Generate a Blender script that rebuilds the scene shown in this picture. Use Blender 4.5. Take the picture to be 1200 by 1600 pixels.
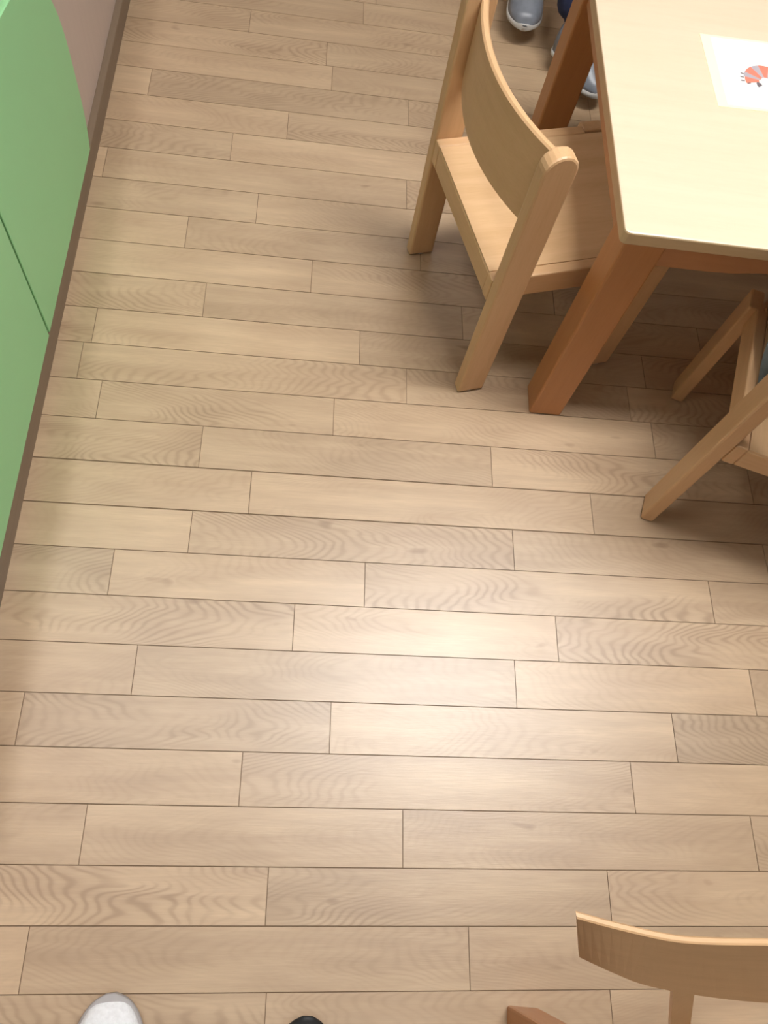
import bpy, bmesh, math, random
from mathutils import Vector, Matrix

random.seed(7)
for o in list(bpy.data.objects):
    bpy.data.objects.remove(o, do_unlink=True)
scene = bpy.context.scene
C = scene.collection
PI = math.pi

# ------------------------------------------------------------------ camera
CAM_H = 1.35
cam_d = bpy.data.cameras.new('camera')
cam_d.sensor_fit = 'HORIZONTAL'
cam_d.sensor_width = 36.0
cam_d.lens = 36.0 * 1238.9 / 1200.0
cam_d.clip_start = 0.02
cam = bpy.data.objects.new('camera', cam_d)
C.objects.link(cam)
R0 = Vector((0.99156, 0.00876, 0.12933))
R1 = Vector((0.06070, -0.91296, -0.40352))
R2 = Vector((0.11454, 0.40796, -0.90579))
M = Matrix((R0, -R1, -R2)).transposed().to_4x4()
M.translation = Vector((0, 0, CAM_H))
cam.matrix_world = M
scene.camera = cam

# ------------------------------------------------------------------ world, exposure
w = bpy.data.worlds.new('world')
scene.world = w
w.use_nodes = True
w.node_tree.nodes['Background'].inputs[0].default_value = (1.0, 0.95, 0.88, 1)
w.node_tree.nodes['Background'].inputs[1].default_value = 0.25
vs = scene.view_settings
vs.view_transform = 'Standard'
vs.look = 'None'
vs.gamma = 1.0
vs.use_curve_mapping = False
vs.exposure = -0.20

LAMP_POWER = 60.0
LAMP_COLOR = (1.0, 0.98, 0.955)
CEIL = 2.65
# (x, y, length along y, length along x, strength factor)
LAMPS = [(0.80, 0.80, 0.34, 1.20, 1.0), (0.30, 3.70, 0.34, 1.20, 0.10), (0.60, -1.30, 0.34, 1.20, 0.12),
         (-0.76, 0.80, 1.20, 0.14, 0.50), (-0.76, 3.70, 1.20, 0.14, 0.12), (-0.76, -1.30, 1.20, 0.14, 0.15)]

# ------------------------------------------------------------------ node helpers
def new_mat(name):
    m = bpy.data.materials.new(name)
    m.use_nodes = True
    nt = m.node_tree
    b = nt.nodes['Principled BSDF']
    return m, nt, b


def N(nt, kind, **kw):
    n = nt.nodes.new(kind)
    for k, v in kw.items():
        setattr(n, k, v)
    return n


def math_node(nt, op, a, b=None, clamp=False):
    n = N(nt, 'ShaderNodeMath', operation=op, use_clamp=clamp)
    for i, v in enumerate((a, b)):
        if v is None:
            continue
        if isinstance(v, (int, float)):
            n.inputs[i].default_value = v
        else:
            nt.links.new(v, n.inputs[i])
    return n.outputs[0]


def mix_col(nt, fac, a, b, blend='MIX'):
    n = N(nt, 'ShaderNodeMix', data_type='RGBA', blend_type=blend)
    for s, v in ((n.inputs[0], fac), (n.inputs[6], a), (n.inputs[7], b)):
        if isinstance(v, (int, float)):
            s.default_value = v
        elif isinstance(v, tuple):
            s.default_value = (*v, 1) if len(v) == 3 else v
        else:
            nt.links.new(v, s)
    return n.outputs[2]


def noise(nt, vec, scale, detail=2.0, rough=0.5, dist=0.0):
    n = N(nt, 'ShaderNodeTexNoise')
    n.inputs['Scale'].default_value = scale
    n.inputs['Detail'].default_value = detail
    n.inputs['Roughness'].default_value = rough
    n.inputs['Distortion'].default_value = dist
    nt.links.new(vec, n.inputs['Vector'])
    return n.outputs['Fac']


def scaled(nt, vec, s, off=None):
    n = N(nt, 'ShaderNodeMapping')
    n.inputs['Scale'].default_value = s
    nt.links.new(vec, n.inputs['Vector'])
    if off is not None:
        nt.links.new(off, n.inputs['Location'])
    return n.outputs['Vector']


def ramp(nt, fac, stops):
    n = N(nt, 'ShaderNodeValToRGB')
    el = n.color_ramp.elements
    while len(el) < len(stops):
        el.new(0.5)
    for e, (p, c) in zip(el, stops):
        e.position = p
        e.color = (c, c, c, 1) if isinstance(c, (int, float)) else (*c, 1)
    nt.links.new(fac, n.inputs[0])
    return n.outputs[0]


def bump(nt, b, h, strength, dist=0.002):
    n = N(nt, 'ShaderNodeBump')
    n.inputs['Strength'].default_value = strength
    n.inputs['Distance'].default_value = dist
    nt.links.new(h, n.inputs['Height'])
    nt.links.new(n.outputs[0], b.inputs['Normal'])


def plank_material():
    """oak print of the vinyl floor; object colour: r tone, g seed, b grain strength"""
    m, nt, b = new_mat('oak_plank')
    tc = N(nt, 'ShaderNodeTexCoord').outputs['Object']
    oi = N(nt, 'ShaderNodeObjectInfo')
    sep = N(nt, 'ShaderNodeSeparateColor')
    nt.links.new(oi.outputs['Color'], sep.inputs[0])
    tone, seed, grain = sep.outputs[0], sep.outputs[1], sep.outputs[2]
    comb = N(nt, 'ShaderNodeCombineXYZ')
    s40 = math_node(nt, 'MULTIPLY', seed, 40.0)
    for i in range(3):
        nt.links.new(s40, comb.inputs[i])
    off = comb.outputs[0]
    # growth rings: nested arcs bent by noise
    sx = N(nt, 'ShaderNodeSeparateXYZ')
    nt.links.new(tc, sx.inputs[0])
    n1 = noise(nt, scaled(nt, tc, (5.0, 20, 1), off), 1.0, 1.5, 0.45, 0.2)
    f7 = math_node(nt, 'FRACT', math_node(nt, 'MULTIPLY', seed, 7.31))
    yc = math_node(nt, 'MULTIPLY', math_node(nt, 'SUBTRACT', f7, 0.5), 0.10)
    yr = math_node(nt, 'ADD', sx.outputs[1], yc)
    sgn = math_node(nt, 'SIGN', math_node(nt, 'SUBTRACT', math_node(nt, 'FRACT', math_node(nt, 'MULTIPLY', seed, 13.7)), 0.5))
    par = math_node(nt, 'MULTIPLY', math_node(nt, 'MULTIPLY', yr, yr), math_node(nt, 'MULTIPLY', sgn, 26.0))
    arc = math_node(nt, 'MULTIPLY', math_node(nt, 'ADD', sx.outputs[0], par), 270.0)
    rings = math_node(nt, 'SINE', math_node(nt, 'ADD', arc, math_node(nt, 'MULTIPLY', n1, 62.0)))
    rings = ramp(nt, math_node(nt, 'ADD', math_node(nt, 'MULTIPLY', rings, 0.5), 0.5),
                 [(0.0, 1.0), (0.45, 0.25), (1.0, 0.0)])
    patch = noise(nt, scaled(nt, tc, (3.5, 14, 1), off), 1.0, 2.0)
    patch = ramp(nt, patch, [(0.40, 0.0), (0.62, 1.0)])
    fine = noise(nt, scaled(nt, tc, (26, 420, 1), off), 1.0, 3.0, 0.6)
    fine = ramp(nt, fine, [(0.3, 0.0), (0.7, 1.0)])
    streak = noise(nt, scaled(nt, tc, (4, 60, 1), off), 1.0, 3.0, 0.6)
    streak = ramp(nt, streak, [(0.35, 0.0), (0.72, 1.0)])
    blot = noise(nt, scaled(nt, tc, (5, 22, 1), off), 1.0, 3.0, 0.55)
    blot = ramp(nt, blot, [(0.32, 0.0), (0.7, 1.0)])
    knot = noise(nt, scaled(nt, tc, (11, 28, 1), off), 1.0, 1.0)
    knot = ramp(nt, knot, [(0.74, 0.0), (0.80, 1.0)])
    g = math_node(nt, 'MULTIPLY', math_node(nt, 'MULTIPLY', rings, patch), grain)
    col = mix_col(nt, blot, (0.590, 0.430, 0.270), (0.445, 0.308, 0.184))
    col = mix_col(nt, math_node(nt, 'MULTIPLY', streak, 0.58), col, (0.410, 0.278, 0.172))
    col = mix_col(nt, math_node(nt, 'MULTIPLY', fine, 0.30), col, (0.380, 0.262, 0.168))
    col = mix_col(nt, math_node(nt, 'MULTIPLY', g, 0.66), col, (0.290, 0.185, 0.105))
    col = mix_col(nt, math_node(nt, 'MULTIPLY', knot, 0.5), col, (0.200, 0.110, 0.055))
    tv = N(nt, 'ShaderNodeCombineColor')
    t2 = math_node(nt, 'MULTIPLY', tone, 2.0)
    for i in range(3):
        nt.links.new(t2, tv.inputs[i])
    col = mix_col(nt, 1.0, col, tv.outputs[0], 'MULTIPLY')
    nt.links.new(col, b.inputs['Base Color'])
    b.inputs['Roughness'].default_value = 0.395
    b.inputs['Specular IOR Level'].default_value = 1.0
    bump(nt, b, math_node(nt, 'ADD', fine, g), 0.10, 0.0006)
    return m


def wood(name, light, dark, axis=2, rough=0.42, strength=0.5):
    """plain furniture wood, streaks run along the given object axis"""
    m, nt, b = new_mat(name)
    tc = N(nt, 'ShaderNodeTexCoord').outputs['Object']
    oi = N(nt, 'ShaderNodeObjectInfo')
    comb = N(nt, 'ShaderNodeCombineXYZ')
    s = math_node(nt, 'MULTIPLY', oi.outputs['Random'], 30.0)
    for i in range(3):
        nt.links.new(s, comb.inputs[i])
    sc = [45, 45, 45]
    sc[axis] = 3.0
    a = noise(nt, scaled(nt, tc, tuple(sc), comb.outputs[0]), 1.0, 3.0, 0.6, 0.3)
    sc2 = [330, 330, 330]
    sc2[axis] = 30.0
    f = noise(nt, scaled(nt, tc, tuple(sc2), comb.outputs[0]), 1.0, 2.0, 0.6)
    k = ramp(nt, a, [(0.3, 0.0), (0.72, 1.0)])
    k = math_node(nt, 'ADD', math_node(nt, 'MULTIPLY', k, strength),
                  math_node(nt, 'MULTIPLY', ramp(nt, f, [(0.45, 0.0), (0.75, 1.0)]), 0.25), True)
    nt.links.new(mix_col(nt, k, light, dark), b.inputs['Base Color'])
    b.inputs['Roughness'].default_value = rough
    return m


def plain(name, col, rough=0.5, var=0.06, scale=30.0, bumpy=0.0):
    m, nt, b = new_mat(name)
    tc = N(nt, 'ShaderNodeTexCoord').outputs['Object']
    n = noise(nt, tc, scale, 3.0, 0.6)
    d = tuple(max(0, c * (1 - 2 * var)) for c in col)
    l = tuple(min(1, c * (1 + var)) for c in col)
    nt.links.new(mix_col(nt, n, d, l), b.inputs['Base Color'])
    b.inputs['Roughness'].default_value = rough
    if bumpy:
        bump(nt, b, n, bumpy, 0.003)
    return m


MAT = {
    'plank': plank_material(),
    'joint': plain('dark_joint', (0.20, 0.13, 0.075), 0.8),
    'beech': wood('beech_upright', (0.66, 0.42, 0.225), (0.56, 0.335, 0.165), 2),
    'beech_x': wood('beech_crosswise', (0.66, 0.42, 0.225), (0.56, 0.335, 0.165), 0),
    'beech_y': wood('beech_lengthwise', (0.66, 0.42, 0.225), (0.56, 0.335, 0.165), 1),
    'seat': wood('beech_seat_veneer', (0.70, 0.47, 0.26), (0.58, 0.36, 0.18), 1, 0.38, 0.7),
    'red_leg': wood('reddish_beech', (0.50, 0.225, 0.082), (0.42, 0.175, 0.060), 2, 0.45),
    'red_rail': wood('reddish_beech_rail', (0.50, 0.24, 0.11), (0.42, 0.19, 0.08), 0, 0.45),
    'top': wood('pale_beech_laminate', (0.80, 0.625, 0.46), (0.74, 0.565, 0.40), 0, 0.34, 0.6),
    'top_edge': wood('pale_beech_edge', (0.62, 0.46, 0.27), (0.52, 0.38, 0.21), 0, 0.5, 0.6),
    'green': plain('green_lacquer', (0.315, 0.69, 0.335), 0.42, 0.03, 3.0),
    'cabinet': wood('pinkish_beige_laminate', (0.58, 0.475, 0.41), (0.53, 0.43, 0.37), 2, 0.6, 0.4),
    'plinth': wood('brown_plinth', (0.235, 0.17, 0.115), (0.18, 0.125, 0.08), 1, 0.5),
    'wall': plain('darkened_wall_paint', (0.32, 0.30, 0.27), 0.9, 0.02, 8.0),  # unseen walls, colour darkened so less light bounces in under the table
    'ceiling': plain('ceiling_paint', (0.52, 0.51, 0.50), 0.9, 0.02, 8.0),
    'glide': plain('grey_plastic', (0.55, 0.55, 0.56), 0.5),
    'paper': plain('laminated_sheet', (0.90, 0.90, 0.62), 0.3, 0.01),
    'paper_in': plain('white_paper', (0.93, 0.93, 0.88), 0.6, 0.01),
    'print_red': plain('red_print', (0.80, 0.22, 0.15), 0.6, 0.04),
    'print_grey': plain('grey_print', (0.42, 0.38, 0.42), 0.6, 0.04),
    'print_dark': plain('dark_print', (0.16, 0.13, 0.14), 0.6, 0.04),
    'white_shoe': plain('white_fabric', (0.86, 0.88, 0.92), 0.85, 0.10, 160.0, 0.6),
    'grey_rim': plain('grey_rubber', (0.42, 0.40, 0.40), 0.7),
    'black_shoe': plain('black_fabric', (0.012, 0.013, 0.014), 0.6, 0.1, 120.0, 0.3),
    'red_rim': plain('dark_red_rubber', (0.16, 0.025, 0.02), 0.6),
    'dark': plain('dark_lining', (0.03, 0.03, 0.035), 0.9),
    'navy': plain('navy_cloth', (0.018, 0.026, 0.075), 0.9, 0.15, 90.0, 0.3),
    'grey_shoe': plain('grey_leather', (0.20, 0.215, 0.25), 0.35, 0.2, 40.0),
    'sole': plain('pale_sole', (0.55, 0.54, 0.52), 0.7),
    'teal': plain('grey_green_cloth', (0.13, 0.17, 0.16), 0.9, 0.15, 90.0, 0.3),
    'slate': plain('slate_cloth', (0.14, 0.15, 0.135), 0.9, 0.15, 90.0, 0.3),
    'skin': plain('skin', (0.62, 0.38, 0.27), 0.5, 0.04, 20.0),
    'hair': plain('brown_hair', (0.07, 0.04, 0.022), 0.6, 0.25, 70.0, 0.6),
    'eye': plain('eye_dark', (0.02, 0.015, 0.012), 0.2),
    'lip': plain('lips', (0.45, 0.16, 0.13), 0.5),
    'lamp_frame': plain('white_metal', (0.8, 0.8, 0.8), 0.4, 0.01),
}


def lamp_mat(f):
    m, nt, b = new_mat('lamp_diffuser')
    b.inputs['Base Color'].default_value = (0.9, 0.9, 0.9, 1)
    b.inputs['Emission Color'].default_value = (*LAMP_COLOR, 1)
    b.inputs['Emission Strength'].default_value = LAMP_POWER * f
    return m


# ------------------------------------------------------------------ mesh helpers
def link(name, bm, mat, parent=None, smooth=False, loc=None, rot=None):
    me = bpy.data.meshes.new(name)
    bmesh.ops.recalc_face_normals(bm, faces=bm.faces[:])
    bm.to_mesh(me)
    bm.free()
    if mat:
        me.materials.append(MAT[mat] if isinstance(mat, str) else mat)
    if smooth:
        for p in me.polygons:
            p.use_smooth = True
    o = bpy.data.objects.new(name, me)
    C.objects.link(o)
    if parent:
        o.parent = parent
    if loc:
        o.location = loc
    if rot:
        o.rotation_euler = rot
    return o


def tag(o, label, cat, group=None):
    o['label'] = label
    o['category'] = cat
    if group:
        o['group'] = group
    return o


def thing(name, label, cat, loc=(0, 0, 0), rotz=0.0, group=None):
    o = bpy.data.objects.new(name, None)
    C.objects.link(o)
    o.location = loc
    o.rotation_euler = (0, 0, rotz)
    o.empty_display_size = 0.1
    return tag(o, label, cat, group)


def copy_tree(o, parent=None):
    c = o.copy()
    C.objects.link(c)
    c.parent = parent
    for ch in list(o.children):
        copy_tree(ch, c)
    return c


def box(x0, x1, y0, y1, z0, z1, bev=0.0, seg=1):
    bm = bmesh.new()
    bmesh.ops.create_cube(bm, size=1.0)
    bmesh.ops.scale(bm, vec=(x1 - x0, y1 - y0, z1 - z0), verts=bm.verts)
    bmesh.ops.translate(bm, vec=((x0 + x1) / 2, (y0 + y1) / 2, (z0 + z1) / 2), verts=bm.verts)
    if bev:
        bmesh.ops.bevel(bm, geom=bm.edges[:], offset=bev, segments=seg, affect='EDGES', profile=0.5)
    return bm


def centred_box(name, x0, x1, y0, y1, z0, z1, mat, parent=None, bev=0.0, seg=1):
    cx, cy, cz = (x0 + x1) / 2, (y0 + y1) / 2, (z0 + z1) / 2
    return link(name, box(x0 - cx, x1 - cx, y0 - cy, y1 - cy, z0 - cz, z1 - cz, bev, seg), mat, parent, loc=(cx, cy, cz))


def prism(outline, axis, a, b, bev=0.0, seg=1):
    """extrude a closed 2D outline along an axis from a to b"""
    bm = bmesh.new()

    def pt(u, v, w):
        return {'x': (w, u, v), 'y': (u, w, v), 'z': (u, v, w)}[axis]
    va = [bm.verts.new(pt(u, v, a)) for u, v in outline]
    vb = [bm.verts.new(pt(u, v, b)) for u, v in outline]
    n = len(outline)
    bm.faces.new(va)
    bm.faces.new(vb)
    for i in range(n):
        bm.faces.new((va[i], va[(i + 1) % n], vb[(i + 1) % n], vb[i]))
    bmesh.ops.recalc_face_normals(bm, faces=bm.faces[:])
    if bev:
        es = [e for e in bm.edges if (len(e.link_faces) == 2 and
              any(len(f.verts) == n and n > 4 for f in e.link_faces))]
        if n == 4:
            es = bm.edges[:]
        bmesh.ops.bevel(bm, geom=es, offset=bev, segments=seg, affect='EDGES', profile=0.5)
    return bm


def loft(rings, close=True, caps=True):
    bm = bmesh.new()
    vs_ = [[bm.verts.new(p) for p in r] for r in rings]
    n = len(rings[0])
    for i in range(len(vs_) - 1):
        for j in range(n if close else n - 1):
            bm.faces.new((vs_[i][j], vs_[i][(j + 1) % n], vs_[i + 1][(j + 1) % n], vs_[i + 1][j]))
    if caps:
        bm.faces.new(vs_[0])
        bm.faces.new(vs_[-1])
    return bm


def struct(o):
    o['kind'] = 'structure'
    return o


# ------------------------------------------------------------------ room
RX0, RX1, RY0, RY1 = -2.6, 3.4, -3.0, 5.0
floor = struct(link('floor', box(RX0, RX1, RY0, RY1, -0.05, -0.0016), 'joint'))
struct(link('ceiling', box(RX0, RX1, RY0, RY1, CEIL, CEIL + 0.05), 'ceiling'))
struct(link('wall_left', box(RX0 - 0.05, RX0, RY0, RY1, -0.05, CEIL), 'wall'))
struct(link('wall_right', box(RX1, RX1 + 0.05, RY0, RY1, -0.05, CEIL), 'wall'))
struct(link('wall_front', box(RX0, RX1, RY0 - 0.05, RY0, -0.05, CEIL), 'wall'))
struct(link('wall_back', box(RX0, RX1, RY1, RY1 + 0.05, -0.05, CEIL), 'wall'))

# plank rows: boundaries measured on the floor, joints (x) per row
known = {-1: -.0835, 0: -.0025, 1: .0840, 2: .1675, 4: .336, 6: .505, 7: .5870, 9: .7645, 12: 1.018, 16: 1.3665,
         17: 1.456, 18: 1.543, 20: 1.722}
ks = sorted(known)
PITCH = 0.0859


def row_y(k):
    if k <= ks[0]:
        return known[ks[0]] + (k - ks[0]) * PITCH
    if k >= ks[-1]:
        return known[ks[-1]] + (k - ks[-1]) * PITCH
    for a, b in zip(ks, ks[1:]):
        if a <= k <= b:
            return known[a] + (known[b] - known[a]) * (k - a) / (b - a)


JOINTS = {-3: [.005], -2: [-.341, .308], -1: [-.003, .54], 0: [-.286, .206, .803], 1: [-.056, .60],
          2: [-.41, .084, .687], 3: [-.244, .406, .849], 4: [.014, .488], 5: [-.306, .137, .798], 6: [-.18, .417, .926],
          7: [-.08, .58], 8: [-.179, .383, .925], 9: [-.378, .069, .729], 10: [-.426, .214, .687], 11: [.117],
          12: [-.206], 13: [.010], 14: [-.261], 15: [-.118], 16: [-.456, .216], 17: [-.189], 18: [-.066],
          19: [-.393, .221], 20: [.032]}
# tone of single planks seen in the photograph: (row, x inside it) -> tone, grain
LOOK = {(3, .55): (1.14, .25), (3, .15): (.93, .3), (3, -.35): (1.0, .2), (2, -.2): (.93, 1.0), (2, .4): (1.05, .35),
        (2, .75): (.90, 1.0), (1, .3): (1.0, .6), (1, -.2): (1.02, .2), (1, .7): (1.06, .2), (0, -.1): (1.0, .2),
        (0, .5): (.97, .2), (-1, -.2): (1.06, 1.0), (-1, .3): (.92, .7), (-1, .7): (1.05, .6), (-2, 0.0): (.96, .3),
        (-2, -.35): (1.08, .3), (4, -.2): (1.02, 1.0), (4, .3): (1.10, .4), (4, .7): (1.03, 1.0),
        (5, -.4): (.92, .9), (5, 0.0): (1.06, .3), (5, .5): (1.0, 1.0), (6, 0.1): (.98, .9), (6, -.3): (1.05, .1),
        (6, .7): (.93, .3), (7, -.3): (1.03, .3), (7, .2): (1.05, .3), (7, .8): (.92, .3),
        (8, -.3): (1.0, .8), (8, .1): (.94, .4), (8, .7): (1.02, .8), (9, -.1): (.97, 1.0), (9, -.45): (1.0, .5),
        (9, .4): (1.02, .5), (10, -.45): (.94, .6), (10, 0.0): (1.0, .6), (10, .4): (.92, .6), (11, 0.0): (1.04, .3),
        (12, 0.1): (.92, .2), (12, -.35): (1.02, .8), (13, -.2): (1.04, .2), (14, -.4): (1.05, .2), (14, .1): (.97, .3),
        (15, -.3): (.96, .8), (15, .1): (1.04, .3), (16, -.1): (.98, .2), (16, -.47): (1.16, .1), (17, -.3): (.94, .7),
        (17, 0.1): (1.05, .2), (18, -.3): (1.04, .3), (18, .1): (.96, .9), (19, -.45): (1.04, .1), (19, -.1): (.90, .7),
        (20, -.2): (1.04, .3), (20, .2): (.92, .3)}
PX0, PX1 = -0.47, 1.95
GAP = 0.0008
for k in range(-7, 30):
    y0, y1 = row_y(k), row_y(k + 1)
    js = list(JOINTS.get(k, [random.uniform(-0.3, 0.2)]))
    x = js[0]
    while x > PX0:
        x -= random.uniform(0.50, 0.66)
        if js[0] - x > 0.4 or True:
            js.insert(0, x)
    while js[-1] < PX1:
        js.append(js[-1] + random.uniform(0.50, 0.68))
    for a, b in zip(js, js[1:]):
        if b <= PX0 or a >= PX1:
            continue
        a2, b2 = max(a, PX0 - 0.02), min(b, PX1)
        if b2 - a2 < 0.01:
            continue
        tone, gr = random.uniform(0.93, 1.05), random.choice((0.2, 0.3, 0.6, 0.9))
        for (kk, xx), v in LOOK.items():
            if kk == k and a2 <= xx <= b2:
                tone, gr = v
        cx, cy = (a2 + b2) / 2, (y0 + y1) / 2
        bm = bmesh.new()
        hx, hy = (b2 - a2) / 2 - GAP * 0.8, (y1 - y0) / 2 - GAP
        if k == 7:
            hy -= 0.0010
        cor = ((-1, -1), (1, -1), (1, 1), (-1, 1))
        lo = [bm.verts.new((sx * hx, sy * hy, -0.0016)) for sx, sy in cor]
        hi = [bm.verts.new((sx * hx, sy * hy, 0.0)) for sx, sy in cor]
        bm.faces.new(hi)
        for i in range(4):
            bm.faces.new((lo[i], lo[(i + 1) % 4], hi[(i + 1) % 4], hi[i]))
        p = link('plank', bm, 'plank', floor, loc=(cx, cy, 0))
        p.color = (tone * 0.5, random.random(), gr, 1)


# the same flooring goes on past the single planks
def field_material():
    m, nt, b = new_mat('oak_plank_field')
    tc = N(nt, 'ShaderNodeTexCoord').outputs['Object']
    br = N(nt, 'ShaderNodeTexBrick')
    br.offset = 0.37
    br.inputs['Color1'].default_value = (0.52, 0.375, 0.232, 1)
    br.inputs['Color2'].default_value = (0.44, 0.31, 0.19, 1)
    br.inputs['Mortar'].default_value = (0.20, 0.13, 0.075, 1)
    br.inputs['Scale'].default_value = 1.0
    br.inputs['Mortar Size'].default_value = 0.0008
    br.inputs['Brick Width'].default_value = 0.58
    br.inputs['Row Height'].default_value = PITCH
    nt.links.new(tc, br.inputs['Vector'])
    st = ramp(nt, noise(nt, scaled(nt, tc, (4, 60, 1)), 1.0, 3.0, 0.6), [(0.35, 0.0), (0.72, 0.5)])
    nt.links.new(mix_col(nt, st, br.outputs['Color'], (0.38, 0.262, 0.16)), b.inputs['Base Color'])
    b.inputs['Roughness'].default_value = 0.4
    return m


FY0, FY1 = row_y(-7), row_y(30)
bm = bmesh.new()
for (x0, x1, y0, y1) in ((RX0, RX1, RY0, FY0), (RX0, RX1, FY1, RY1), (RX0, PX0 - 0.02, FY0, FY1), (PX1, RX1, FY0, FY1)):
    lo = [bm.verts.new((x, y, -0.0016)) for x, y in ((x0, y0), (x1, y0), (x1, y1), (x0, y1))]
    hi = [bm.verts.new((x, y, 0.0)) for x, y in ((x0, y0), (x1, y0), (x1, y1), (x0, y1))]
    bm.faces.new(hi)
    for i in range(4):
        bm.faces.new((lo[i], lo[(i + 1) % 4], hi[(i + 1) % 4], hi[i]))
fld = link('plank_field', bm, field_material(), floor)
fld['kind'] = 'stuff'

# ------------------------------------------------------------------ ceiling lamps
for (lx, ly, ln, wd, f), lab in zip(LAMPS, (
        'long white ceiling lamp above the child table', 'long white ceiling lamp beyond the child table',
        'long white ceiling lamp behind the photographer on the table side', 'long white ceiling lamp above the green doored cabinet',
        'long white ceiling lamp past the far end of the cabinet', 'long white ceiling lamp behind the photographer on the cabinet side')):
    t = thing('ceiling_lamp', lab, 'lamp', (lx, ly, CEIL), 0, 'ceiling lamps')
    fr = bmesh.new()
    for (x0, x1, y0, y1) in ((-wd / 2 - .02, -wd / 2, -ln / 2 - .02, ln / 2 + .02), (wd / 2, wd / 2 + .02, -ln / 2 - .02, ln / 2 + .02),
                             (-wd / 2, wd / 2, -ln / 2 - .02, -ln / 2), (-wd / 2, wd / 2, ln / 2, ln / 2 + .02)):
        b2 = box(x0, x1, y0, y1, -0.05, 0)
        me = bpy.data.meshes.new('tmp')
        b2.to_mesh(me)
        b2.free()
        fr.from_mesh(me)
        bpy.data.meshes.remove(me)
    link('frame', fr, 'lamp_frame', t)
    link('diffuser', box(-wd / 2, wd / 2, -ln / 2, ln / 2, -0.045, -0.02), lamp_mat(f), t)

# ------------------------------------------------------------------ low cabinet with green doors
cab = thing('low_cabinet', 'low pinkish beige cabinet with two rounded green doors standing along the left edge', 'cabinet', (-0.484, 0.91, 0))
link('body', box(-0.40, -0.006, -1.9, 1.75, 0.05, 0.60, 0.001), 'cabinet', cab)
link('plinth', box(-0.38, 0.009, -1.9, 1.75, 0.0, 0.05, 0.001), 'plinth', cab)
A_, B_, ZC, EXPN = 0.50, 0.31, 0.21, 3.0


def sup(t):
    c, s = math.cos(t), math.sin(t)
    return (A_ * math.copysign(abs(c) ** (2 / EXPN), c), ZC + B_ * math.copysign(abs(s) ** (2 / EXPN), s))


ZB = 0.052
for side in (1, -1):
    pts = []
    t0 = -math.asin(min(1, ((ZC - ZB) / B_) ** (EXPN / 2)))
    for i in range(41):
        t = t0 + (PI / 2 - t0) * i / 40
        u, v = sup(t)
        pts.append((max(u, 0.0035), v))
    pts.append((0.0035, ZB))
    o_ = [(side * u, v) for u, v in pts]
    d = link('door', prism(o_, 'x', -0.0058, 0.0105, 0.0012, 1), 'green', cab)
    d['label'] = 'rounded green door half'


# ------------------------------------------------------------------ child chairs
def rounded_post(d, h, r=None):
    """outline in (y, z) of a post of depth d with a round top"""
    r = d / 2
    pts = [(-d / 2, 0.004), (d / 2, 0.004)]
    for i in range(13):
        a = PI * i / 12
        pts.append((r * math.cos(a), h - r + r * math.sin(a)))
    return pts


def make_chair():
    t = thing('child_chair', 'x', 'chair')
    PW, PD = 0.18, 0.054          # half spacing of the posts, post depth
    for s in (-1, 1):
        x = s * PW
        link('post', prism(rounded_post(PD, 0.592), 'x', -0.013, 0.013, 0.004, 2), 'beech', t, loc=(x, 0, 0))
        link('leg', box(-0.013, 0.013, -0.023, 0.023, 0.004, 0.311, 0.004, 2), 'beech', t, loc=(s * 0.168, 0.295, 0))
        link('seat_rail', box(-0.0105, 0.0105, -0.027, 0.273, 0.262, 0.313, 0.003, 2), 'beech_y', t, loc=(s * 0.1564, 0, 0))
        for gx, yy in ((x, 0.0), (s * 0.168, 0.295)):
            bm = bmesh.new()
            bmesh.ops.create_cone(bm, cap_ends=True, segments=14, radius1=0.010, radius2=0.011, depth=0.005)
            link('glide', bm, 'glide', t, loc=(gx, yy, 0.0025))
    link('apron', box(-0.146, 0.146, -0.026, -0.008, 0.262, 0.3085, 0.002), 'beech_x', t)
    link('apron', box(-0.146, 0.146, 0.296, 0.314, 0.262, 0.3085, 0.002), 'beech_x', t)
    # seat: thin veneer sheet, slightly dished
    rings = []
    nx, ny = 12, 12
    bm = bmesh.new()
    top, bot = {}, {}
    for i in range(nx + 1):
        for j in range(ny + 1):
            u, v = i / nx * 2 - 1, j / ny * 2 - 1
            x, y = u * 0.1455, 0.146 + v * 0.171
            dz = -0.004 * (1 - u * u) * (1 - v * v)
            top[i, j] = bm.verts.new((x, y, 0.3125 + dz))
            bot[i, j] = bm.verts.new((x, y, 0.302 + dz))
    for i in range(nx):
        for j in range(ny):
            bm.faces.new((top[i, j], top[i + 1, j], top[i + 1, j + 1], top[i, j + 1]))
            bm.faces.new((bot[i, j], bot[i, j + 1], bot[i + 1, j + 1], bot[i + 1, j]))
    for i in range(nx):
        for j in (0, ny):
            bm.faces.new((top[i, j], top[i + 1, j], bot[i + 1, j], bot[i, j]))
    for j in range(ny):
        for i in (0, nx):
            bm.faces.new((top[i, j], top[i, j + 1], bot[i, j + 1], bot[i, j]))
    link('seat', bm, 'seat', t)
    # backrest: plate curved backwards between the posts
    rings = []
    n = 20
    for i in range(n + 1):
        u = i / n * 2 - 1
        x = u * 0.168
        yc = 0.004 - 0.036 * (1 - u * u)
        th, e = 0.0065, 0.003
        z0, z1 = 0.432, 0.576
        ring = [(x, yc - th, z0 + e), (x, yc - th + e, z0), (x, yc + th - e, z0), (x, yc + th, z0 + e),
                (x, yc + th, z1 - e), (x, yc + th - e, z1), (x, yc - th + e, z1), (x, yc - th, z1 - e)]
        rings.append(ring)
    link('backrest', loft(rings), 'beech_x', t)
    return t


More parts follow.
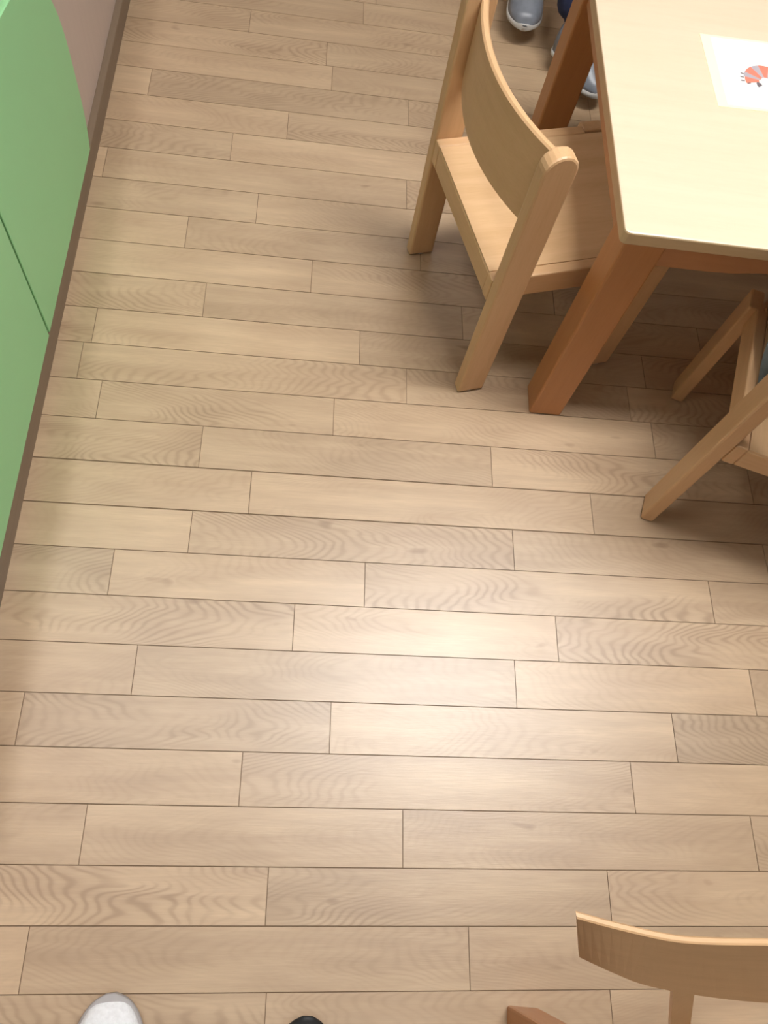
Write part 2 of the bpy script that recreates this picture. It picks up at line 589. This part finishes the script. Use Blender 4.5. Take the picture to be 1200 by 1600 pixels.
chair1 = make_chair()
tag(chair1, 'beech child chair with curved back pushed against the left side of the table', 'chair', 'beech child chairs around the table')
chair1.location = (0.293, 1.076, 0)
chair1.rotation_euler = (0, 0, math.radians(-74.15))
chair2 = copy_tree(chair1)
tag(chair2, 'beech child chair at the near side of the table, cut by the right edge', 'chair', 'beech child chairs around the table')
chair2.location = (0.868, 0.595, 0)
chair2.rotation_euler = (0, 0, math.radians(-17.8))
chair4 = copy_tree(chair1)
tag(chair4, 'beech child chair at the far side of the table under the child in navy', 'chair', 'beech child chairs around the table')
chair4.location = (0.60, 2.44, 0)
chair4.rotation_euler = (0, 0, math.radians(180))

# ------------------------------------------------------------------ child table
TZ = 0.52
TL, TD = 1.2, 0.715
table = thing('child_table', 'pale child table with bright beech top and reddish legs', 'table', (0.453, 0.840, 0), math.radians(-1.0))


def round_rect(x0, x1, y0, y1, r, n=5):
    pts = []
    for cx, cy, a0 in ((x1 - r, y0 + r, -PI / 2), (x1 - r, y1 - r, 0), (x0 + r, y1 - r, PI / 2), (x0 + r, y0 + r, PI)):
        for i in range(n + 1):
            a = a0 + PI / 2 * i / n
            pts.append((cx + r * math.cos(a), cy + r * math.sin(a)))
    return pts


tt = link('table_top', prism(round_rect(0, TL, 0, TD, 0.010), 'z', TZ - 0.024, TZ, 0.003, 2), 'top', table)
tt.data.materials.append(MAT['top_edge'])
for p in tt.data.polygons:
    if abs(p.normal.z) < 0.9:
        p.material_index = 1
LG = 0.066
for lx in (0.014, TL - 0.014 - LG):
    for ly in (0.010, TD - 0.014 - LG):
        link('leg', box(-LG / 2, LG / 2, -LG / 2, LG / 2, 0.0, TZ - 0.024, 0.004, 2), 'red_leg', table,
             loc=(lx + LG / 2, ly + LG / 2, 0))


def arched(x0, x1, zt, zb, rise, n=24):
    pts = [(x1, zt), (x0, zt)]
    for i in range(n + 1):
        u = i / n
        k = max(0.0, min(1.0, (min(u, 1 - u) - 0.10) / 0.10))
        pts.append((x0 + (x1 - x0) * u, zb + rise * (3 * k * k - 2 * k ** 3)))
    return pts


ar = arched(0.014 + LG, TL - 0.014 - LG, TZ - 0.024, TZ - 0.082, 0.012)
for yy in (0.022, TD - 0.04):
    link('apron', prism(ar, 'y', yy, yy + 0.02), 'red_rail', table)
for xx in (0.024, TL - 0.044):
    link('apron', box(xx, xx + 0.02, 0.010 + LG, TD - 0.014 - LG, TZ - 0.082, TZ - 0.024), 'red_rail', table)

# picture sheet on the table
sh = thing('picture_sheet', 'white sheet with a red and grey striped drawing lying on the table', 'paper', (0.645, 1.131, TZ), math.radians(1.0))
link('sheet', box(0, 0.26, 0, 0.176, 0.0, 0.0008), 'paper', sh)
link('white_page', box(0.018, 0.242, 0.006, 0.170, 0.0008, 0.0011), 'paper_in', sh)


def arc_band(cx, cy, r0, r1, a0, a1, z, n=6):
    bm = bmesh.new()
    prev = None
    for i in range(n + 1):
        a = a0 + (a1 - a0) * i / n
        p = (bm.verts.new((cx + r0 * math.cos(a), cy + r0 * math.sin(a), z)), bm.verts.new((cx + r1 * math.cos(a), cy + r1 * math.sin(a), z)))
        if prev:
            bm.faces.new((prev[0], prev[1], p[1], p[0]))
        prev = p
    return bm


DX, DY = 0.099, 0.071
seq = [('print_grey', 168, 150), ('print_red', 150, 122), ('print_grey', 122, 100), ('print_red', 100, 72), ('print_grey', 72, 50), ('print_red', 50, 15)]
for mname, a0, a1 in seq:
    link('printed_stripe', arc_band(DX, DY, 0.010, 0.040, math.radians(a0), math.radians(a1), 0.0014), mname, sh)
link('printed_head', arc_band(DX, DY, 0.013, 0.038, math.radians(192), math.radians(168), 0.0014), 'print_red', sh)
for i, a in enumerate((158, 170, 182, 192)):
    rr = 0.039 if i < 3 else 0.030
    link('printed_claw', arc_band(DX, DY, rr, rr + 0.007, math.radians(a), math.radians(a + 4), 0.0014, 2), 'print_dark', sh)
link('printed_claw', arc_band(DX - 0.006, DY - 0.008, 0.004, 0.013, math.radians(150), math.radians(215), 0.0014, 4), 'print_dark', sh)

# ------------------------------------------------------------------ low chair in the near right corner
c3 = thing('low_chair', 'low wooden chair with a wide curved backrest in the bottom right corner', 'chair', (0.56, -0.17, 0))


def lerp(a, b, t):
    return a + (b - a) * t


CX = 0.56
topc = [(-0.292, 0.133), (-0.258, 0.125), (-0.212, 0.116), (-0.177, 0.113), (-0.117, 0.112), (0, 0.111)]
botc = [(-0.239, 0.089), (-0.205, 0.075), (-0.169, 0.063), (-0.108, 0.053), (-0.046, 0.047), (0, 0.046)]


def full(c):
    return c + [(-x, y) for x, y in reversed(c[:-1])]


def resample(c, n=44):
    out = []
    for i in range(n + 1):
        t = i / n * (len(c) - 1)
        k = min(int(t), len(c) - 2)
        f = t - k
        p = [c[max(0, min(len(c) - 1, k + d))] for d in (-1, 0, 1, 2)]
        out.append(tuple(0.5 * ((2 * p[1][q]) + (-p[0][q] + p[2][q]) * f + (2 * p[0][q] - 5 * p[1][q] + 4 * p[2][q] - p[3][q]) * f * f +
                                (-p[0][q] + 3 * p[1][q] - 3 * p[2][q] + p[3][q]) * f ** 3) for q in (0, 1)))
    return out


rings = []
ft, fb = resample(full(topc)), resample(full(botc))
ZT, ZBK = 0.60, 0.45
for (tx, ty), (bx_, by) in zip(ft, fb):
    ring = []
    up = Vector((tx - bx_, ty - by, ZT - ZBK)).normalized()
    nrm = Vector((0, -(ZT - ZBK), (ty - by))).normalized()   # faces -y and up
    P0, P1 = Vector((bx_, by, ZBK)), Vector((tx, ty, ZT))
    h, e = 0.0032, 0.0015
    for p, sgn in ((P0, 1), (P1, -1)):
        q = [(-h, e), (-h + e, 0), (h - e, 0), (h, e)]
        if sgn < 0:
            q = [(h, e), (h - e, 0), (-h + e, 0), (-h, e)]
        for dn, du in q:
            ring.append(tuple(p - nrm * dn + up * du * sgn))
    rings.append(ring)
link('backrest', loft(rings), 'beech_x', c3)
SZ = 0.31
for s in (-1, 1):
    # slim raked posts that carry the backrest from behind
    rr = []
    for px_, py_, pz_ in ((0.066, -0.006, SZ - 0.02), (0.130, 0.064, 0.452), (0.150, 0.096, 0.525)):
        rr.append([(s * (px_ + dx), py_ + dy, pz_) for dx, dy in ((-.012, -.006), (.012, -.006), (.012, .008), (-.012, .008))])
    link('post', loft(rr), 'beech', c3)
YAW = math.radians(-5.0)
PIV = Vector((-0.174, -0.045, 0))


def yawed(o):
    m = Matrix.Translation(PIV) @ Matrix.Rotation(YAW, 4, 'Z') @ Matrix.Translation(-PIV)
    o.location = m @ o.location
    o.rotation_euler = (0, 0, YAW)


yawed(link('seat', prism(round_rect(-0.20, 0.20, -0.39, -0.010, 0.03), 'z', SZ - 0.016, SZ, 0.004, 2), 'seat', c3))
for s in (-1, 1):
    for y0 in (-0.020, -0.325):
        yawed(link('leg', box(-0.025, 0.025, -0.025, 0.025, 0.0, SZ - 0.016, 0.004, 2), 'red_leg', c3, loc=(s * 0.174, y0 - 0.025, 0)))
    yawed(link('seat_rail', box(s * 0.174 - 0.010, s * 0.174 + 0.010, -0.36, -0.070, SZ - 0.066, SZ - 0.016), 'beech_y', c3))
for yy in (-0.055, -0.395):
    yawed(link('apron', box(-0.149, 0.149, yy, yy + 0.02, SZ - 0.066, SZ - 0.016), 'beech_x', c3))


# ------------------------------------------------------------------ shoes
def shoe_rings(L, W, Hh, n=26, m=18, sole=False, grow=1.05):
    rings = []
    for i in range(n + 1):
        t = (i / n) ** 1.5
        # half width and height along the foot, t=0 at toe
        wv = W / 2 * (max(0.02, 1 - (1 - min(1, t / 0.32)) ** 2.3) ** 0.5) * (1 - 0.16 * math.exp(-((t - 0.62) / 0.2) ** 2))
        if t > 0.85:
            wv *= max(0.05, 1 - ((t - 0.85) / 0.15) ** 2) ** 0.5 if t < 1 else 0.25
        hv = Hh * (0.42 + 0.58 * min(1, max(0, (t - 0.12) / 0.42)) ** 1.2) * (max(0.03, 1 - (1 - min(1, t / 0.16)) ** 2.2) ** 0.5)
        if t > 0.92:
            hv *= 0.93
        y = -L * t
        ring = []
        for j in range(m):
            a = 2 * PI * j / m
            cx, sz = math.cos(a), math.sin(a)
            if sole:
                ring.append((wv * grow * math.copysign(abs(cx) ** 0.5, cx), y * 1.0, 0.009 + 0.009 * math.copysign(abs(sz) ** 0.4, sz)))
            else:
                z = 0.012 + (max(0.004, hv - 0.012) * abs(sz) ** 0.85 if sz > 0 else 0.0)
                ring.append((wv * math.copysign(abs(cx) ** 0.75, cx), y, z))
        rings.append(ring)
    return rings


def make_shoe(name, label, loc, rz, L, W, Hh, m_up, m_sole, strap):
    t = thing(name, label, 'shoe', loc, rz)
    link('upper', loft(shoe_rings(L, W, Hh)), m_up, t, True)
    blk = m_up == 'black_shoe'
    s = loft(shoe_rings(L, W, Hh, sole=True, grow=0.985 if blk else 1.05))
    if blk:
        bmesh.ops.scale(s, vec=(1, 1, 0.6), verts=s.verts)
    bmesh.ops.translate(s, vec=(0, -0.0025 if blk else 0.003, 0), verts=s.verts)
    link('sole', s, m_sole, t, True)
    # opening
    bm = bmesh.new()
    bmesh.ops.create_uvsphere(bm, u_segments=18, v_segments=8, radius=1)
    bmesh.ops.scale(bm, vec=(W * 0.30, L * 0.19, 0.006), verts=bm.verts)
    link('opening', bm, 'dark', t, True, loc=(0, -L * 0.74, Hh))
    if strap:
        for i in range(3):
            rr = []
            y = -L * (0.36 + 0.07 * i)
            for q in range(9):
                a = PI * (0.22 + 0.56 * q / 8)
                wz = Hh * (0.70 + 0.09 * i)
                p = Vector((W * 0.42 * math.cos(a), y, wz * math.sin(a) ** 0.9 + 0.008))
                rr.append([tuple(p + Vector((0, dy, dz))) for dy, dz in ((-.004, -.002), (.004, -.002), (.004, .002), (-.004, .002))])
            link('lace', loft(rr), 'grey_rim' if m_up != 'black_shoe' else 'dark', t)
    return t


ws = make_shoe('white_shoe', 'white fabric shoe whose toe peeks in at the bottom left', (-0.212, -0.170, 0), math.radians(4), 0.25, 0.096, 0.075, 'white_shoe', 'grey_rim', True)
bm = bmesh.new()
bmesh.ops.create_cone(bm, cap_ends=True, segments=12, radius1=0.004, radius2=0.004, depth=0.003)
ey = link('eyelet', bm, 'dark', ws, loc=(0.036, -0.048, 0.030), rot=(0, math.radians(55), 0))
make_shoe('black_shoe', 'black shoe whose toe peeks in at the bottom edge between white shoe and low chair', (0.066, -0.197, 0), math.radians(-3), 0.27, 0.10, 0.08, 'black_shoe', 'red_rim', True)


# ------------------------------------------------------------------ seated children
def skin(name, pts, edges, mat, parent, sub=2):
    me = bpy.data.meshes.new(name)
    me.from_pydata([p[:3] for p in pts], [], [])
    me.edges.add(len(edges))
    for i, e in enumerate(edges):
        me.edges[i].vertices = e
    me.update()
    o = bpy.data.objects.new(name, me)
    C.objects.link(o)
    o.parent = parent
    md = o.modifiers.new('skin', 'SKIN')
    md.use_smooth_shade = True
    for i, p in enumerate(pts):
        r = p[3]
        me.skin_vertices[0].data[i].radius = (r, r) if not isinstance(r, tuple) else r
    me.skin_vertices[0].data[0].use_root = True
    s = o.modifiers.new('sub', 'SUBSURF')
    s.levels = s.render_levels = sub
    me.materials.append(MAT[mat])
    return o


def child_figure(label, loc, rotz, pants, shirt, shoe_mat, knees, ankles, toes, hands, lean=0.06):
    """local frame: +y is where the child faces, origin on the floor under the hips, seat top at z 0.3125"""
    t = thing('person', label, 'person', loc, rotz)
    hz = 0.395
    pel = (0, 0.0, hz, 0.070)
    chest = (0, lean * 0.8, hz + 0.24, 0.078)
    neck = (0, lean, hz + 0.34, 0.032)
    head = (0, lean + 0.012, hz + 0.43, 0.066)
    crown = (0, lean + 0.008, hz + 0.50, 0.058)
    pts = [pel, (0, lean * 0.4, hz + 0.12, 0.070), chest, neck, (0, lean + 0.010, hz + 0.385, 0.050), head, crown]
    ed = [(0, 1), (1, 2), (2, 3), (3, 4), (4, 5), (5, 6)]
    for s, kn, an, to in ((-1, knees[0], ankles[0], toes[0]), (1, knees[1], ankles[1], toes[1])):
        i = len(pts)
        pts += [(s * 0.058, 0.02, hz - 0.005, 0.058), (*kn, 0.042), (*an, 0.026), (to[0] * 0.8 + an[0] * 0.2, to[1] * 0.8 + an[1] * 0.2, to[2] - 0.008, 0.013)]
        ed += [(0, i), (i, i + 1), (i + 1, i + 2), (i + 2, i + 3)]
    arms = []
    for s, hd in ((-1, hands[0]), (1, hands[1])):
        i = len(pts)
        sh_ = (s * 0.115, lean * 0.8, hz + 0.275)
        el = (s * 0.155, lean + 0.06, hz + 0.14)
        pts += [(*sh_, 0.038), (*el, 0.029), (*hd, 0.021)]
        ed += [(2, i), (i, i + 1), (i + 1, i + 2)]
        arms.append((sh_, el, hd))
        # palm and five fingers
        d = Vector((hd[0] - el[0], hd[1] - el[1], 0)).normalized()
        sd = Vector((-d.y, d.x, 0)) * s
        h0 = Vector(hd)
        j = len(pts)
        palm = h0 + d * 0.035
        pts.append((*palm, 0.017))
        ed.append((i + 2, j))
        for q, ln_ in enumerate((0.040, 0.046, 0.043, 0.034)):
            a = palm + sd * (-0.018 + 0.012 * q) + d * 0.008
            b = a + d * ln_ * 0.55 + Vector((0, 0, 0.004))
            c = a + d * ln_ + Vector((0, 0, -0.006))
            f = len(pts)
            pts += [(*a, 0.0075), (*b, 0.0068), (*c, 0.0055)]
            ed += [(j, f), (f, f + 1), (f + 1, f + 2)]
        f = len(pts)
        a = h0 + d * 0.012 - sd * 0.020
        pts += [(*a, 0.0085), (*(a + d * 0.022 - sd * 0.010), 0.007)]
        ed += [(i + 2, f), (f, f + 1)]
    skin('body', pts, ed, 'skin', t)
    # trousers
    tp = [(0, 0.0, hz, 0.080), (0, lean * 0.3, hz + 0.08, 0.080)]
    te = [(0, 1)]
    for s, kn, an in ((-1, knees[0], ankles[0]), (1, knees[1], ankles[1])):
        i = len(tp)
        mid = tuple((kn[q] * -0.12 + an[q] * 1.12) for q in range(3))
        tp += [(s * 0.062, 0.02, hz - 0.003, 0.067), (*kn, 0.056), (*mid, 0.058)]
        te += [(0, i), (i, i + 1), (i + 1, i + 2)]
    skin('trousers', tp, te, pants, t)
    for an, to in zip(ankles, toes):
        d = Vector((to[0] - an[0], to[1] - an[1], 0)).normalized()
        a = Vector(an)
        skin('sock', [(*(a + Vector((0, 0, 0.03))), 0.031), (*a, 0.032), (*(a + d * 0.03 + Vector((0, 0, -0.03))), 0.026)], [(0, 1), (1, 2)], pants, t)
    # sweater
    sp = [(0, lean * 0.3, hz + 0.055, 0.088), (0, lean * 0.6, hz + 0.16, 0.084), (0, lean * 0.8, hz + 0.255, 0.082), (0, lean * 0.95, hz + 0.315, 0.046)]
    se = [(0, 1), (1, 2), (2, 3)]
    for sh_, el, hd in arms:
        i = len(sp)
        wr = tuple(el[q] * 0.15 + hd[q] * 0.85 for q in range(3))
        sp += [(*sh_, 0.048), (*el, 0.039), (*wr, 0.030)]
        se += [(2, i), (i, i + 1), (i + 1, i + 2)]
    skin('sweater', sp, se, shirt, t)
    # head details
    hx, hy, hzz = 0, lean + 0.012, hz + 0.435
    bm = bmesh.new()
    bmesh.ops.create_uvsphere(bm, u_segments=24, v_segments=16, radius=1)
    for v in list(bm.verts):
        if v.co.y > 0.25 and v.co.z < 0.45 or v.co.z < -0.55:
            bm.verts.remove(v)
    bmesh.ops.scale(bm, vec=(0.080, 0.088, 0.092), verts=bm.verts)
    hr = link('hair', bm, 'hair', t, True, loc=(hx, hy - 0.004, hzz + 0.018))
    so = hr.modifiers.new('solid', 'SOLIDIFY')
    so.thickness = 0.008
    for s in (-1, 1):
        for nm, mt, r, p in (('eye', 'eye', (0.007, 0.004, 0.005), (s * 0.026, 0.064, 0.006)), ('ear', 'skin', (0.006, 0.012, 0.018), (s * 0.070, 0.004, -0.004))):
            bm = bmesh.new()
            bmesh.ops.create_uvsphere(bm, u_segments=12, v_segments=8, radius=1)
            bmesh.ops.scale(bm, vec=r, verts=bm.verts)
            link(nm, bm, mt, t, True, loc=(hx + p[0], hy + p[1], hzz + p[2]))
    for nm, mt, r, p in (('nose', 'skin', (0.007, 0.012, 0.012), (0, 0.068, -0.012)), ('mouth', 'lip', (0.016, 0.005, 0.004), (0, 0.060, -0.036))):
        bm = bmesh.new()
        bmesh.ops.create_uvsphere(bm, u_segments=12, v_segments=8, radius=1)
        bmesh.ops.scale(bm, vec=r, verts=bm.verts)
        link(nm, bm, mt, t, True, loc=(hx + p[0], hy + p[1], hzz + p[2]))
    # shoes
    for an, to in zip(ankles, toes):
        d = Vector((to[0] - an[0], to[1] - an[1], 0))
        ang = math.atan2(d.y, d.x) - PI / 2
        zb = min(to[2], an[2]) - 0.030
        root = Vector((to[0], to[1], zb)) + d.normalized() * 0.045
        up = link('shoe', loft(shoe_rings(0.20, 0.092, 0.098)), shoe_mat, t, True, loc=tuple(root), rot=(0, 0, ang))
        sl = link('shoe_sole', loft(shoe_rings(0.20, 0.092, 0.098, sole=True)), 'sole', up, True)
    return t


# child at the far side of the table, facing the camera: local +y = world -y
child_figure('child in navy trousers and grey shoes sitting at the far side of the table', (0.60, 2.26, 0), math.radians(180),
             'navy', 'navy', 'grey_shoe',
             knees=((-0.050, 0.24, 0.385), (0.085, 0.20, 0.385)),
             ankles=((-0.012, 0.335, 0.140), (0.080, 0.175, 0.150)),
             toes=((-0.078, 0.470, 0.075), (0.086, 0.262, 0.085)),
             hands=((-0.075, 0.165, 0.470), (0.095, 0.150, 0.470)), lean=0.03)
# child on the near chair, seen only as a sliver at the right edge
a2 = math.radians(-17.8)
ox, oy = -0.038, 0.075
off = Vector((math.cos(a2) * ox - math.sin(a2) * oy, math.sin(a2) * ox + math.cos(a2) * oy, 0))
child_figure('child in grey green clothes sitting on the chair cut by the right edge', (0.868 + off.x, 0.595 + off.y, 0), a2,
             'slate', 'teal', 'grey_shoe',
             knees=((-0.060, 0.21, 0.39), (0.075, 0.21, 0.39)),
             ankles=((0.060, 0.23, 0.12), (0.140, 0.23, 0.12)),
             toes=((0.065, 0.31, 0.032), (0.155, 0.31, 0.032)),
             hands=((-0.09, 0.25, 0.548), (0.13, 0.25, 0.548)), lean=0.03)
